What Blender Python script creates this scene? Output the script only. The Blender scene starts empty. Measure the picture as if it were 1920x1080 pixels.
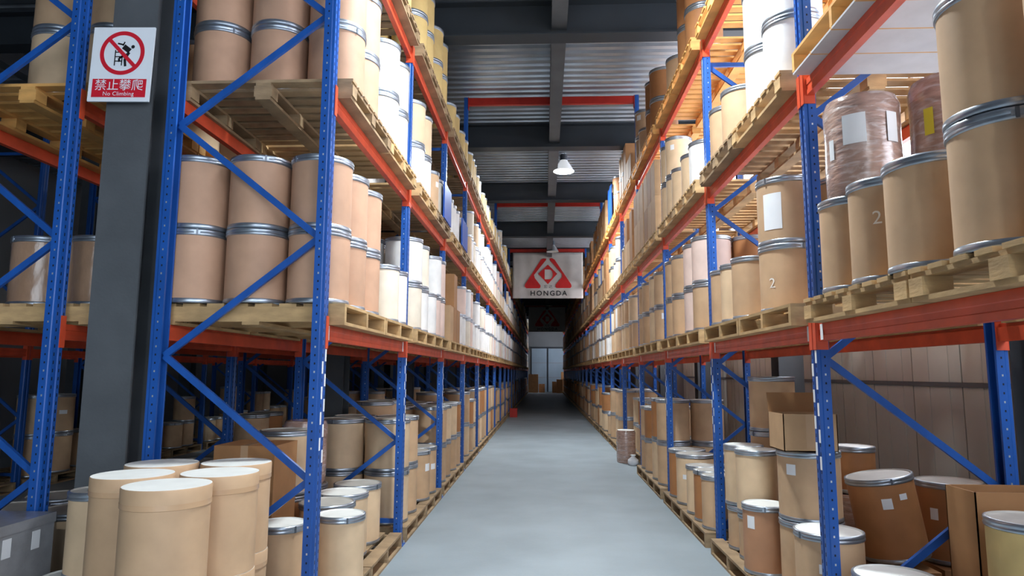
import bpy, math, random, time
import numpy as np
from mathutils import Vector, Matrix, Euler
from mathutils.geometry import tessellate_polygon

random.seed(11)
PI = math.pi
scene = bpy.context.scene
COL = scene.collection

# ------------------------------------------------------------------ camera
CAM_H, F_PX, PITCH, YAW, ROLL = 1.6, 1261.9, .1255, .0481, .0051
cam_data = bpy.data.cameras.new('camera')
cam_data.sensor_width = 36.0
cam_data.lens = F_PX / 1920 * 36
cam_data.clip_end = 200
cam = bpy.data.objects.new('camera', cam_data)
COL.objects.link(cam)
cam.matrix_world = (Matrix.Translation((0, 0, CAM_H)) @ Matrix.Rotation(YAW, 4, 'Z')
                    @ Matrix.Rotation(PI / 2 + PITCH, 4, 'X') @ Matrix.Rotation(ROLL, 4, 'Z'))
scene.camera = cam

# ------------------------------------------------------------------ world, lights, exposure
world = bpy.data.worlds.new('world')
scene.world = world
world.use_nodes = True
world.node_tree.nodes['Background'].inputs['Color'].default_value = (.62, .74, .9, 1)
world.node_tree.nodes['Background'].inputs['Strength'].default_value = 1.0
scene.view_settings.view_transform = 'Standard'
scene.view_settings.look = 'None'
scene.view_settings.exposure = 0.0
scene.view_settings.gamma = 1.0
scene.view_settings.use_curve_mapping = False
DOOR_W = 320.0          # daylight entering the open loading door behind the camera
WINDOW_E = 8.5
LAMP_W = 310.0           # each lit high-bay lamp over the aisle         # brightness of the translucent windows in the right wall


def area(name, loc, rot, sx, sy, watts, col):
    l = bpy.data.lights.new(name, 'AREA')
    l.shape = 'RECTANGLE'; l.size = sx; l.size_y = sy; l.energy = watts; l.color = col
    o = bpy.data.objects.new(name, l); COL.objects.link(o)
    o.location = loc; o.rotation_euler = rot
    return o


area('door_daylight', (1.5, -6.6, 2.6), (PI / 2 + .0, 0, 0), 6.5, 4.6, DOOR_W, (.80, .90, 1))

# ------------------------------------------------------------------ materials
def s2l(c):
    return tuple((x / 12.92 if x <= .04045 else ((x + .055) / 1.055) ** 2.4) for x in (v / 255 for v in c)) + (1,)


MATS = {}


def mat(name, rgb, rough=.6, metal=0., var=.06, scale=6., bump=0., bscale=40., rand=.0, stretch=None, spec=.4, emit=0.,
        coat=0.):
    """principled surface; noise mottling of the base colour and optional fine relief"""
    m = bpy.data.materials.new(name)
    m.use_nodes = True
    nt = m.node_tree
    b = nt.nodes['Principled BSDF']
    b.inputs['Roughness'].default_value = rough
    b.inputs['Metallic'].default_value = metal
    b.inputs['Specular IOR Level'].default_value = spec
    b.inputs['Coat Weight'].default_value = coat
    b.inputs['Coat Roughness'].default_value = .25
    c = s2l(rgb)
    b.inputs['Base Color'].default_value = c
    if emit:
        b.inputs['Emission Color'].default_value = c
        b.inputs['Emission Strength'].default_value = emit
    if var or bump:
        tc = nt.nodes.new('ShaderNodeTexCoord')
        mp = nt.nodes.new('ShaderNodeMapping')
        nt.links.new(tc.outputs['Object'], mp.inputs['Vector'])
        if stretch:
            mp.inputs['Scale'].default_value = stretch
    if var:
        n = nt.nodes.new('ShaderNodeTexNoise')
        n.inputs['Scale'].default_value = scale
        n.inputs['Detail'].default_value = 5
        nt.links.new(mp.outputs['Vector'], n.inputs['Vector'])
        r = nt.nodes.new('ShaderNodeMapRange')
        r.inputs['From Min'].default_value = .3; r.inputs['From Max'].default_value = .7
        r.inputs['To Min'].default_value = 1 - var * 2; r.inputs['To Max'].default_value = 1 + var
        nt.links.new(n.outputs['Fac'], r.inputs['Value'])
        val = r.outputs['Result']
        if rand:
            oi = nt.nodes.new('ShaderNodeObjectInfo')
            r2 = nt.nodes.new('ShaderNodeMapRange')
            r2.inputs['To Min'].default_value = 1 - rand; r2.inputs['To Max'].default_value = 1 + rand
            nt.links.new(oi.outputs['Random'], r2.inputs['Value'])
            mu = nt.nodes.new('ShaderNodeMath'); mu.operation = 'MULTIPLY'
            nt.links.new(val, mu.inputs[0]); nt.links.new(r2.outputs['Result'], mu.inputs[1])
            val = mu.outputs[0]
        vm = nt.nodes.new('ShaderNodeVectorMath'); vm.operation = 'SCALE'
        vm.inputs[0].default_value = c[:3]
        nt.links.new(val, vm.inputs['Scale'])
        nt.links.new(vm.outputs['Vector'], b.inputs['Base Color'])
    if bump:
        n2 = nt.nodes.new('ShaderNodeTexNoise')
        n2.inputs['Scale'].default_value = bscale
        n2.inputs['Detail'].default_value = 4
        nt.links.new(mp.outputs['Vector'], n2.inputs['Vector'])
        bp = nt.nodes.new('ShaderNodeBump')
        bp.inputs['Strength'].default_value = bump
        bp.inputs['Distance'].default_value = .01
        nt.links.new(n2.outputs['Fac'], bp.inputs['Height'])
        nt.links.new(bp.outputs['Normal'], b.inputs['Normal'])
    MATS[name] = m
    return m


mat('kraft', (197, 163, 128), .62, rand=.08)
mat('kraft_pale', (216, 187, 152), .62, rand=.06)
mat('kraft_brown', (172, 118, 74), .6, rand=.08)
mat('cream', (226, 215, 196), .6, rand=.05)
mat('kraft_red', (184, 136, 102), .6, rand=.05)
mat('kraft_rose', (192, 152, 124), .62, rand=.06)
mat('pink', (220, 194, 182), .62, rand=.05)
mat('white', (230, 228, 225), .55, rand=.03)
mat('yellow', (205, 176, 116), .62, rand=.05)
mw = mat('wrap', (176, 144, 130), .2, var=.16, scale=9, bump=.75, bscale=11, stretch=(1, 1, 3.5), spec=.8, coat=.6)
nt = mw.node_tree                      # milky creases of the stretch film over the brown drum
bs = nt.nodes['Principled BSDF']; old = bs.inputs['Base Color'].links[0].from_socket
nz_ = nt.nodes.new('ShaderNodeTexNoise'); nz_.inputs['Scale'].default_value = 7; nz_.inputs['Detail'].default_value = 8; nz_.inputs['Distortion'].default_value = 1.5
mpn = [n for n in nt.nodes if n.type == 'MAPPING'][0]; nt.links.new(mpn.outputs['Vector'], nz_.inputs['Vector'])
rm = nt.nodes.new('ShaderNodeMapRange'); rm.inputs['From Min'].default_value = .5; rm.inputs['From Max'].default_value = .72; rm.inputs['To Max'].default_value = .55
nt.links.new(nz_.outputs['Fac'], rm.inputs['Value'])
mx = nt.nodes.new('ShaderNodeMix'); mx.data_type = 'RGBA'; mx.inputs['B'].default_value = s2l((216, 208, 206))
nt.links.new(rm.outputs['Result'], mx.inputs['Factor']); nt.links.new(old, mx.inputs['A']); nt.links.new(mx.outputs['Result'], bs.inputs['Base Color'])
mat('wrap_grey', (152, 152, 154), .3, var=.12, scale=7, bump=.5, bscale=14, spec=.6, coat=.4)
mat('wrap_tan', (178, 142, 114), .2, var=.12, scale=9, bump=.45, bscale=22, stretch=(1, 1, .5), spec=.8, coat=.5)
mat('lid_white', (226, 226, 220), .5, var=.05)
mat('lid_grey', (176, 172, 164), .5, var=.08)
mat('steel', (172, 180, 190), .34, .85, var=.1, scale=12)
mat('steel_dark', (110, 116, 124), .4, .8, var=.1)
mat('paper', (232, 234, 236), .7, var=.02)
mat('paper_yellow', (224, 206, 60), .6, var=.02)
mat('chalk', (236, 230, 220), .8, var=0)
mat('blue', (28, 84, 164), .36, var=.1, scale=8, spec=.5, stretch=(1, 1, .3))
mat('orange', (212, 80, 48), .4, var=.1, scale=7, spec=.5)
mat('hole', (14, 20, 36), .8, var=0)
mat('bolt', (200, 205, 210), .35, .7, var=0)
mat('wood', (194, 160, 113), .7, var=.16, scale=5, rand=.14, stretch=(1, 1, 3), bump=.2, bscale=30)
mat('wood_grey', (160, 134, 102), .75, var=.18, scale=5, rand=.14, stretch=(1, 1, 3), bump=.25, bscale=30)
mat('wood_orange', (226, 170, 98), .65, var=.14, scale=5, rand=.1, stretch=(1, 1, 3), bump=.15, bscale=30)
mat('carton', (166, 120, 78), .72, var=.06, rand=.08)
mat('carton_pale', (196, 158, 118), .72, var=.06, rand=.06)
mat('tape', (196, 160, 124), .22, var=.03, spec=.6)
mat('concrete', (150, 161, 167), .5, var=.07, scale=1.3, bump=.14, bscale=30, spec=.35)
mat('panel', (166, 168, 162), .5, var=.05, scale=2, spec=.4)
mat('wall_grey', (120, 122, 124), .7, var=.06, scale=.6)
mat('column', (84, 88, 92), .6, var=.1, scale=3, bump=.1, bscale=60)
mat('beam_dark', (46, 52, 58), .55, var=.08, scale=2)
mat('deck', (168, 174, 181), .36, .8, var=.18, scale=1.1, stretch=(1, .3, 1))
mat('tie', (176, 40, 28), .45, var=.08)
mat('sign_white', (226, 232, 238), .4, var=0)
mat('sign_red', (204, 32, 50), .4, var=0)
mat('black', (20, 20, 24), .6, var=0)
mat('cloth', (206, 200, 194), .8, var=.05, scale=3)
mat('logo_red', (204, 40, 40), .8, var=.05)
mat('print_grey', (92, 92, 92), .8, var=0)
mat('window', (236, 243, 255), .5, var=0, emit=WINDOW_E)
mat('frame_metal', (150, 154, 158), .4, .4, var=.05)
mat('lamp_glow', (255, 252, 244), .5, var=0, emit=40)
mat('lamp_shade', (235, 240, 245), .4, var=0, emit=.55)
mat('lamp_metal', (190, 195, 198), .3, .6, var=0)
mat('door_blue', (150, 168, 182), .5, var=.05, scale=1)
mat('plastic_blue', (34, 82, 172), .4, var=.05)
mat('red_paint', (190, 40, 30), .45, var=.08)
mat('bag_white', (222, 224, 228), .45, var=.05, bump=.3, bscale=8)
mat('board_light', (196, 196, 198), .5, var=.05)

# ------------------------------------------------------------------ mesh helpers
class MB:
    def __init__(s):
        s.v = []; s.f = []; s.m = []; s.s = []; s.mats = []

    def mi(s, m):
        if m not in s.mats: s.mats.append(m)
        return s.mats.index(m)

    def add(s, v, f, m, smooth=False):
        o = len(s.v); k = s.mi(m)
        s.v += [tuple(p) for p in v]
        for q in f:
            s.f.append(tuple(i + o for i in q)); s.m.append(k); s.s.append(smooth)
        return s

    def box(s, x0, x1, y0, y1, z0, z1, m):
        v = [(x, y, z) for z in (z0, z1) for y in (y0, y1) for x in (x0, x1)]
        return s.add(v, [(0, 2, 3, 1), (4, 5, 7, 6), (0, 1, 5, 4), (2, 6, 7, 3), (0, 4, 6, 2), (1, 3, 7, 5)], m)

    def prism(s, poly, axis, a, b, m):
        """poly: counter-clockwise 2-D outline, extruded from a to b along axis"""
        def P(p, t):
            return {'x': (t, p[0], p[1]), 'y': (p[0], t, p[1]), 'z': (p[0], p[1], t)}[axis]
        n = len(poly)
        v = [P(p, a) for p in poly] + [P(p, b) for p in poly]
        f = [(i, (i + 1) % n, n + (i + 1) % n, n + i) for i in range(n)]
        tri = tessellate_polygon([[Vector((p[0], p[1], 0)) for p in poly]])
        f += [tuple(t) for t in tri] + [tuple(n + i for i in reversed(t)) for t in tri]
        return s.add(v, f, m)

    def lathe(s, segs, n, m, cx=0, cy=0):
        """segs: list of polylines (r, z); each smooth in itself, creased against the next; a last radius 0 closes it"""
        for seg in segs:
            v = []; f = []
            rings = [p for p in seg if p[0] > 0]
            for r, z in rings:
                v += [(cx + r * math.cos(2 * PI * i / n), cy + r * math.sin(2 * PI * i / n), z) for i in range(n)]
            for k in range(len(rings) - 1):
                for i in range(n):
                    j = (i + 1) % n
                    f.append((k * n + i, k * n + j, (k + 1) * n + j, (k + 1) * n + i))
            if len(rings) > 1: s.add(v, f, m, True)
            if seg[-1][0] == 0: s.add(v[-n:], [tuple(range(n))], m)
            if seg[0][0] == 0: s.add(v[:n], [tuple(reversed(range(n)))], m)
        return s

    def tube(s, p, q, r, m, n=10):
        p = Vector(p); q = Vector(q); d = (q - p); L = d.length; M = d.to_track_quat('Z', 'Y').to_matrix()
        v = []
        for t in (0, L):
            v += [tuple(p + M @ Vector((r * math.cos(2 * PI * i / n), r * math.sin(2 * PI * i / n), t))) for i in range(n)]
        s.add(v, [(i, (i + 1) % n, n + (i + 1) % n, n + i) for i in range(n)], m, True)
        s.add(v, [tuple(reversed(range(n))), tuple(range(n, 2 * n))], m)
        return s

    def mesh(s, name):
        me = bpy.data.meshes.new(name)
        me.from_pydata(s.v, [], s.f)
        for k in s.mats: me.materials.append(MATS[k])
        me.polygons.foreach_set('material_index', s.m)
        me.polygons.foreach_set('use_smooth', s.s)
        me.update()
        return me


def link(name, data, parent=None, loc=(0, 0, 0), rot=(0, 0, 0)):
    o = bpy.data.objects.new(name, data)
    COL.objects.link(o)
    o.location = loc; o.rotation_euler = rot
    if parent: o.parent = parent
    return o


def tag(o, label, cat=None, group=None, kind=None):
    if label: o['label'] = label
    if cat: o['category'] = cat
    if group: o['group'] = group
    if kind: o['kind'] = kind
    return o


def thing(name, label, cat, loc=(0, 0, 0), rot=(0, 0, 0), group=None):
    return tag(link(name, None, None, loc, rot), label, cat, group)


def struct(name, mb, loc=(0, 0, 0), label=None):
    o = link(name, mb.mesh(name), None, loc)
    o['kind'] = 'structure'
    if label: o['label'] = label
    return o


def text_mesh(name, body, size, m, spacing=1., bold=0.):
    c = bpy.data.curves.new(name, 'FONT')
    c.body = body; c.size = size; c.align_x = 'CENTER'; c.align_y = 'CENTER'; c.space_character = spacing
    c.offset = bold; c.resolution_u = 3
    o = bpy.data.objects.new(name, c); COL.objects.link(o)
    dg = bpy.context.evaluated_depsgraph_get()
    me = bpy.data.meshes.new_from_object(o.evaluated_get(dg))
    me.name = name
    bpy.data.objects.remove(o); bpy.data.curves.remove(c)
    me.materials.clear(); me.materials.append(MATS[m])
    return me


ORD = ['zeroth', 'first', 'second', 'third', 'fourth', 'fifth', 'sixth', 'seventh', 'eighth', 'ninth', 'tenth', 'eleventh',
       'twelfth', 'thirteenth', 'fourteenth', 'fifteenth', 'sixteenth', 'seventeenth', 'eighteenth', 'nineteenth',
       'twentieth', 'twenty-first', 'twenty-second', 'twenty-third']

# ------------------------------------------------------------------ layout numbers
BAY = 2.4293
XL, XR = -1.37, 1.61            # aisle-side posts of the two rows
DEPTH = 1.0
XB, XC = -3.05, -7.05           # rows further left: inner posts of the second row, aisle posts of the third
NB = 21                         # bays in a row
YL = lambda k: 4.05 + (k - 1) * BAY
YR = lambda k: 4.03 + (k - 1) * BAY
CONN = (1.742, 3.2265, 4.7175)  # lower end of the rail connectors
RAIL_T = tuple(z + .15 for z in CONN)
PAL_H = .135
DECK = (PAL_H + .002,) + tuple(z + PAL_H + .002 for z in RAIL_T)
WALL_X = 3.45
Y0, Y1 = -7.0, 58.6
BEAM_Y = [-4.8, -.4, 4.0, 8.4, 12.8, 16.9, 21.45, 26.0, 30.4, 34.8, 39.2, 43.6, 48.0, 52.4, 56.8]
CEIL = 6.45

# ------------------------------------------------------------------ the building
fl = MB(); fl.box(-12.2, WALL_X + .1, Y0, Y1, -.12, 0, 'concrete'); struct('floor', fl)
ce = MB()
prof = []
y = Y0
pts = []
while y < Y1:
    pts += [(y, CEIL), (y + .095, CEIL), (y + .115, CEIL + .05), (y + .18, CEIL + .05)]
    y += .2
v = [(x, p[0], p[1]) for p in pts for x in (-12.2, WALL_X + .1)]
ce.add(v, [(2 * i, 2 * i + 2, 2 * i + 3, 2 * i + 1) for i in range(len(pts) - 1)], 'deck')
ce.box(-12.2, WALL_X + .1, Y0, Y1, CEIL + .06, CEIL + .2, 'wall_grey')
struct('ceiling', ce)


def ibeam(mb, axis, c, a, b, z0, z1, w, m):
    t = .02
    pl = [(c - w / 2, z0), (c + w / 2, z0), (c + w / 2, z0 + t), (c + .01, z0 + t), (c + .01, z1 - t), (c + w / 2, z1 - t),
          (c + w / 2, z1), (c - w / 2, z1), (c - w / 2, z1 - t), (c - .01, z1 - t), (c - .01, z0 + t), (c - w / 2, z0 + t)]
    return mb.prism(pl, axis, a, b, m)


for k, by in enumerate(BEAM_Y):
    o = struct('ceiling_beam', ibeam(MB(), 'x', 0, -12.2, WALL_X, 5.97, CEIL, .26, 'beam_dark'), (0, by, 0))
mbl = MB(); ibeam(mbl, 'y', 0, Y0, Y1, 6.08, CEIL - .001, .2, 'column')
for bx in (.2, -3.9, -8.):
    struct('ceiling_beam', mbl, (bx, 0, 0))


def hcol(w, d, h, m):
    t = .016
    pl = [(-w / 2, -d / 2), (w / 2, -d / 2), (w / 2, -d / 2 + t), (.008, -d / 2 + t), (.008, d / 2 - t), (w / 2, d / 2 - t),
          (w / 2, d / 2), (-w / 2, d / 2), (-w / 2, d / 2 - t), (-.008, d / 2 - t), (-.008, -d / 2 + t), (-w / 2, -d / 2 + t)]
    return MB().prism(pl, 'z', 0, h, m)


colmesh = hcol(.30, .28, 5.97, 'column')
for k, by in enumerate(BEAM_Y):
    if by < 0: continue
    for cx in (-2.68, 3.02, -9.2):
        if cx > 0 and k % 1: continue
        struct('column', colmesh, (cx, by + .185, 0))

# right wall: low cladding panels, windows above, panels beyond
SILL, HEAD = 2.35, 5.7
wr = MB()
wr.box(WALL_X, WALL_X + .1, Y0, Y1, 0, SILL, 'wall_grey')
wr.box(WALL_X, WALL_X + .1, Y0, Y1, HEAD, CEIL + .1, 'wall_grey')
win_y = []
for k in range(len(BEAM_Y) - 1):
    a, b = BEAM_Y[k] + .45, BEAM_Y[k + 1] - .3
    wr.box(WALL_X, WALL_X + .1, BEAM_Y[k] - .3, a, SILL, HEAD, 'wall_grey')
    win_y.append((a, b))
wr.box(WALL_X, WALL_X + .1, Y0, BEAM_Y[0] + .1, SILL, HEAD, 'wall_grey')
wr.box(WALL_X, WALL_X + .1, BEAM_Y[-1] - .3, Y1, SILL, HEAD, 'wall_grey')
wallr = struct('wall_right', wr)
pm = {}
for (za, zb) in ((.02, 1.5), (1.54, SILL - .02)):
    mb = MB(); mb.box(-.02, 0, -.365, .365, za, zb, 'panel')
    mb.box(-.024, -.02, -.2, -.1, za, zb, 'panel'); mb.box(-.024, -.02, .1, .2, za, zb, 'panel')
    pm[za] = mb.mesh('wall_panel')
for k in range(20):
    for za in pm:
        link('panel', pm[za], wallr, (WALL_X, 2.4 + .745 * k, 0))
gr = MB(); gr.box(WALL_X - .035, WALL_X, 2., 17.2, 1.502, 1.538, 'column'); link('girt', gr.mesh('girt'), wallr)
for i, (a, b) in enumerate(win_y):
    if 26 < a < 52:
        mb = MB(); mb.box(WALL_X, WALL_X + .1, a, b, SILL, HEAD, 'wall_grey'); link('infill', mb.mesh('infill'), wallr); continue
    root = tag(link('window_%d' % (i + 1), None, None, (WALL_X + .05, (a + b) / 2, 0)), None, None, None, 'structure')
    w = b - a
    nx, nz = 4, 4
    pane = MB(); pane.box(-.004, .004, -w / nx / 2 + .02, w / nx / 2 - .02, -(HEAD - SILL) / nz / 2 + .02, (HEAD - SILL) / nz / 2 - .02, 'window')
    pme = pane.mesh('window_pane')
    for r in range(nz):
        for c in range(nx):
            link('pane', pme, root, (0, -w / 2 + w / nx * (c + .5), SILL + (HEAD - SILL) / nz * (r + .5)))
    fr = MB()
    for c in range(nx + 1): fr.box(-.03, .03, -w / 2 + w / nx * c - .022, -w / 2 + w / nx * c + .022, SILL, HEAD, 'frame_metal')
    for r in range(nz + 1): fr.box(-.028, .028, -w / 2, w / 2, SILL + (HEAD - SILL) / nz * r - .022, SILL + (HEAD - SILL) / nz * r + .022, 'frame_metal')
    link('window_frame', fr.mesh('window_frame'), root)

wl = MB(); wl.box(-12.3, -12.2, Y0, Y1, 0, CEIL + .1, 'wall_grey'); struct('wall_left', wl)
wb = MB(); wb.box(-12.2, WALL_X, Y1, Y1 + .1, 0, CEIL + .1, 'wall_grey'); struct('wall_back', wb)
wf = MB()
wf.box(-12.2, -1.9, Y0 - .1, Y0, 0, CEIL + .1, 'wall_grey'); wf.box(-1.9, WALL_X, Y0 - .1, Y0, 5.0, CEIL + .1, 'wall_grey')
struct('wall_front', wf)
# far door: two pale leaves with a centre post
dr = tag(link('door_1', None, None, (.3, Y1 - .06, 0)), None, None, None, 'structure')
for sx in (-1, 1):
    mb = MB(); mb.box(sx * .72 - .66, sx * .72 + .66, -.03, .03, .02, 3.7, 'door_blue')
    lf = link('leaf', mb.mesh('door_leaf'), dr)
    mb = MB()
    for zz in (1.2, 2.45): mb.box(sx * .72 - .64, sx * .72 + .64, -.045, -.03, zz, zz + .05, 'frame_metal')
    link('crossbar', mb.mesh('door_crossbar'), lf)
mb = MB(); mb.box(-.06, .06, -.06, .03, 0, 3.75, 'beam_dark'); link('centre_post', mb.mesh('door_post'), dr)
mb = MB(); mb.box(-1.5, 1.5, -.06, .03, 3.72, 3.85, 'beam_dark'); link('lintel_bar', mb.mesh('door_lintel'), dr)

# ------------------------------------------------------------------ pallet racks
def post_mesh(h, name='post'):
    """front of the section looks along +x; 70 deep, 90 wide, grooved front, stepped sides, open back"""
    o = [(-.035, -.045), (.012, -.045), (.018, -.041), (.035, -.041), (.035, -.013), (.025, -.009), (.025, .009), (.035, .013),
         (.035, .041), (.018, .041), (.012, .045), (-.035, .045), (-.035, .03), (-.031, .03), (-.031, .041), (.0, .037),
         (.02, .03), (.02, -.03), (0, -.037), (-.031, -.041), (-.031, -.03), (-.035, -.03)]
    return MB().prism(o, 'z', 0, h, 'blue').mesh(name)


POST = {5.0: post_mesh(4.98), 6.4: post_mesh(6.41)}
bp = MB(); bp.box(-.06, .06, -.065, .065, 0, .008, 'blue'); bp.tube((.045, .055, .008), (.045, .055, .03), .008, 'bolt', 6); bp.tube((.045, -.055, .008), (.045, -.055, .03), .008, 'bolt', 6)
BASE = bp.mesh('base_plate')


def slots_mesh():
    mb = MB()
    for i in range(98):
        z = .1 + i * .05
        for yy in (-.027, .027):
            mb.add([(.0354, yy - .005, z - .011), (.0354, yy + .005, z - .009), (.0354, yy + .004, z + .011), (.0354, yy - .004, z + .011)], [(0, 1, 2, 3)], 'hole')
        for sg in (-1, 1):
            q = [(-.012, sg * .0453, z - .006), (-.003, sg * .0453, z - .006), (-.003, sg * .0453, z + .006), (-.012, sg * .0453, z + .006)]
            mb.add(q, [(0, 1, 2, 3) if sg < 0 else (3, 2, 1, 0)], 'bolt' if i % 3 == 0 else 'hole')
    return mb.mesh('slots')


SLOTS = slots_mesh()
st = MB(); st.box(.0356, .0366, -.012, .012, 0, .074, 'paper'); STICK = st.mesh('white_sticker')


def rail_mesh(L, conn):
    """front looks along +x; z measured from the connector's lower end"""
    t, z0, z1 = .02, .05, .15
    pl = [(-.022, z0), (.022, z0), (.022, z0 + .03), (.018, z0 + .034), (.018, z0 + .06), (.022, z0 + .064), (.022, z1), (-.004, z1), (-.004, z1 - .02), (-.022, z1 - .02)]
    mb = MB(); mb.prism(pl, 'y', -L / 2, L / 2, 'orange')
    if conn:
        for sg in (-1, 1): conn_geo(mb, sg, L)
    return mb.mesh('shelf_rail')


def conn_geo(mb, sg, L):
    a = sg * L / 2
    lo, hi = sorted((a, a + sg * .004)); mb.box(-.03, .04, lo, hi, 0, .2, 'orange')
    lo, hi = sorted((a, a + sg * .045)); mb.box(.0362, .0402, lo, hi, 0, .2, 'orange')


RL = BAY - .09 - .004
RAIL, RAIL_C = rail_mesh(RL - .006, False), rail_mesh(RL - .006, True)
CM = []
for sg in (-1, 1):
    mb = MB(); conn_geo(mb, sg, RL - .006); CM.append(mb.mesh('connector'))
lb = MB(); lb.box(.0406, .0412, -.018, .018, .055, .145, 'paper'); LABEL = lb.mesh('location_label')


def brace_mesh(p, q):
    p = Vector((p[0], 0, p[1])); q = Vector((q[0], 0, q[1])); d = (q - p).normalized(); n = Vector((-d.z, 0, d.x)) * .02
    mb = MB(); v = []
    for yy in (-.012, .012):
        v += [tuple(p + n + Vector((0, yy, 0))), tuple(p - n + Vector((0, yy, 0))), tuple(q - n + Vector((0, yy, 0))), tuple(q + n + Vector((0, yy, 0)))]
    mb.add(v, [(0, 1, 2, 3), (7, 6, 5, 4), (0, 4, 5, 1), (1, 5, 6, 2), (2, 6, 7, 3), (3, 7, 4, 0)], 'blue')
    return mb.mesh('brace')


NZ = [.22, .958, 1.695, 2.43, 3.17, 3.905, 4.64]


def rack(label, xf, direction, ypos, nb, first, tall, detail, levels=(0, 1, 2), fat=6):
    """xf: x of the aisle-side posts; direction: +1 the aisle lies on +x; braces start at the front foot when 'first' is 0"""
    root = thing('pallet_rack', label, 'rack', (xf, ypos(first), 0))
    rot = 0 if direction > 0 else PI
    xi, xo = 0, -direction * DEPTH
    bm = []
    a, b = xi - direction * .03, xo + direction * .03
    start_front = direction < 0
    for i in range(6):
        f = (i % 2 == 0) == start_front
        bm.append(brace_mesh((a if f else b, NZ[i]), (b if f else a, NZ[i + 1])))
    hb = [brace_mesh((a, z), (b, z)) for z in (.215, 4.66)]
    for k in range(nb + 1):
        yy = k * BAY
        tallp = (first + k) in tall
        for xx, r in ((xi, rot), (xo, rot + PI)):
            me = POST[6.4] if (tallp and xx == xi) else POST[5.0]
            p = link('post', me, root, (xx, yy, 0), (0, 0, r))
            if k < detail:
                link('base_plate', BASE, p)
                s_ = link('slots', SLOTS, p); s_['kind'] = 'stuff'
                if xx == xi and k < 5:
                    for q in range(9): link('white_sticker', STICK, p, (0, (-.026 if q % 2 else .026), 1.665 - q * .0755))
        for me in bm + hb:
            link('brace', me, root, (0, yy + .02, 0))
        if k == nb: continue
        for li in levels:
            for xx, r in ((xi, rot), (xo, rot + PI)):
                near = k < fat
                ra = link('shelf_rail', RAIL if near else RAIL_C, root, (xx, yy + BAY / 2, CONN[li]), (0, 0, r))
                if near:
                    link('connector', CM[0], ra); link('connector', CM[1], ra)
                    if xx == xi and li == 0:
                        for s in (-1, 1): link('location_label', LABEL, ra, (-.018 if abs(s) < 1 else -.017, s * (RL / 2 - .05), 0))
    return root


TALL = (4, 7, 10, 13, 16, 19)
rack('long blue and orange pallet rack lining the left side of the aisle', XL, 1, YL, NB, 1, TALL, 7)
rack('long blue and orange pallet rack lining the right side of the aisle', XR, -1, YR, NB + 1, 0, TALL, 7)
rack('blue and orange pallet rack behind the left aisle rack, past the grey column', XB - DEPTH, -1, YL, 8, 1, (), 3, fat=2)
rack('dark pallet rack far left, seen across the second aisle under the shelves', XC, 1, YL, 10, 1, (), 1, levels=(0,), fat=0)

# red ties across the aisle, on the raised posts
tm = MB(); tm.box(XL + .04, XR - .04, -.03, .03, 6.27, 6.40, 'tie'); TIE = tm.mesh('tie_bar')
TIE_L = {4: 'first red tie bar across the aisle, nearest the entrance', 7: 'second red tie bar across the aisle, beyond the lamp',
         10: 'third red tie bar across the aisle, carrying the banner', 13: 'fourth red tie bar across the aisle, just behind the banner',
         16: 'fifth red tie bar across the aisle, between the banners', 19: 'last red tie bar across the aisle, carrying the dim far banner'}
for k in TALL:
    r = thing('tie_bar', TIE_L[k], 'tie bar', (0, YL(k) - .01, 0), group='red tie bars over the aisle')
    link('bar', TIE, r)
    for xx in (XL + .043, XR - .043):
        mb = MB(); mb.box(xx - .005, xx + .005, -.05, .05, 6.2, 6.41, 'tie'); link('end_plate', mb.mesh('end_plate'), r)

# ------------------------------------------------------------------ drums, pallets and cartons: shapes
DT = {'A': (.195, .48), 'A2': (.195, .455), 'B': (.16, .50), 'C': (.215, .56), 'D': (.2, .5), 'S': (.15, .36), 'N': (.15, .46), 'P': (.185, .475), 'W': (.185, .54), 'G': (.17, .58), 'L': (.22, .5), 'H': (.205, .47)}


def drum_parts(t, tint, n, lid='lid_grey'):
    """list of (part name, MB)"""
    r, h = DT[t]
    out = []
    if t == 'P':
        b = MB(); b.lathe([[(0, .0), (r, .0)], [(r, 0), (r, h - .085)]], n, tint); out.append(('body', b))
        c = MB(); c.lathe([[(r, h - .088), (r + .004, h - .086)], [(r + .004, h - .086), (r + .004, h - .006), (r + .001, h)]], n, tint); out.append(('cap', c))
        d = MB(); d.lathe([[(r + .001, h), (r - .004, h + .0005)], [(r - .004, h + .0005), (0, h)]], n, 'lid_white'); out.append(('lid', d))
        e = MB(); e.lathe([[(r + .0047, h - .086), (r + .0047, h - .062)]], n, 'tape'); out.append(('tape', e))
        return out
    if t in ('W', 'G'):
        b = MB(); b.lathe([[(0, 0), (r - .01, 0), ], [(r - .01, 0), (r, .02), (r + .004, h * .3), (r, h * .6), (r + .004, h - .05), (r - .012, h - .005)]], n, 'wrap'); out.append(('wrapped_body', b))
        d = MB(); d.lathe([[(r - .012, h - .005), (r - .03, h)], [(r - .03, h), (0, h)]], n, 'lid_white' if t == 'G' else 'wrap'); out.append(('lid', d))
        return out
    b = MB(); b.lathe([[(r, .022), (r, h - .035)]], n, tint); out.append(('body', b))
    c = MB(); c.lathe([[(0, .003), (r - .003, .003)], [(r - .003, 0), (r + .003, .003), (r + .0045, .012), (r + .003, .026), (r, .03)]], n, 'steel'); out.append(('bottom_ring', c))
    d = MB(); d.lathe([[(r - .006, h - .001), (r - .012, h - .009)], [(r - .012, h - .009), (0, h - .007)]], n, lid); out.append(('lid', d))
    e = MB(); e.lathe([[(r, h - .046), (r + .006, h - .043), (r + .008, h - .034), (r + .004, h - .026)], [(r + .004, h - .026), (r + .008, h - .016), (r + .006, h - .003), (r - .006, h - .001)]], n, 'steel'); out.append(('locking_ring', e))
    return out


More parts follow.
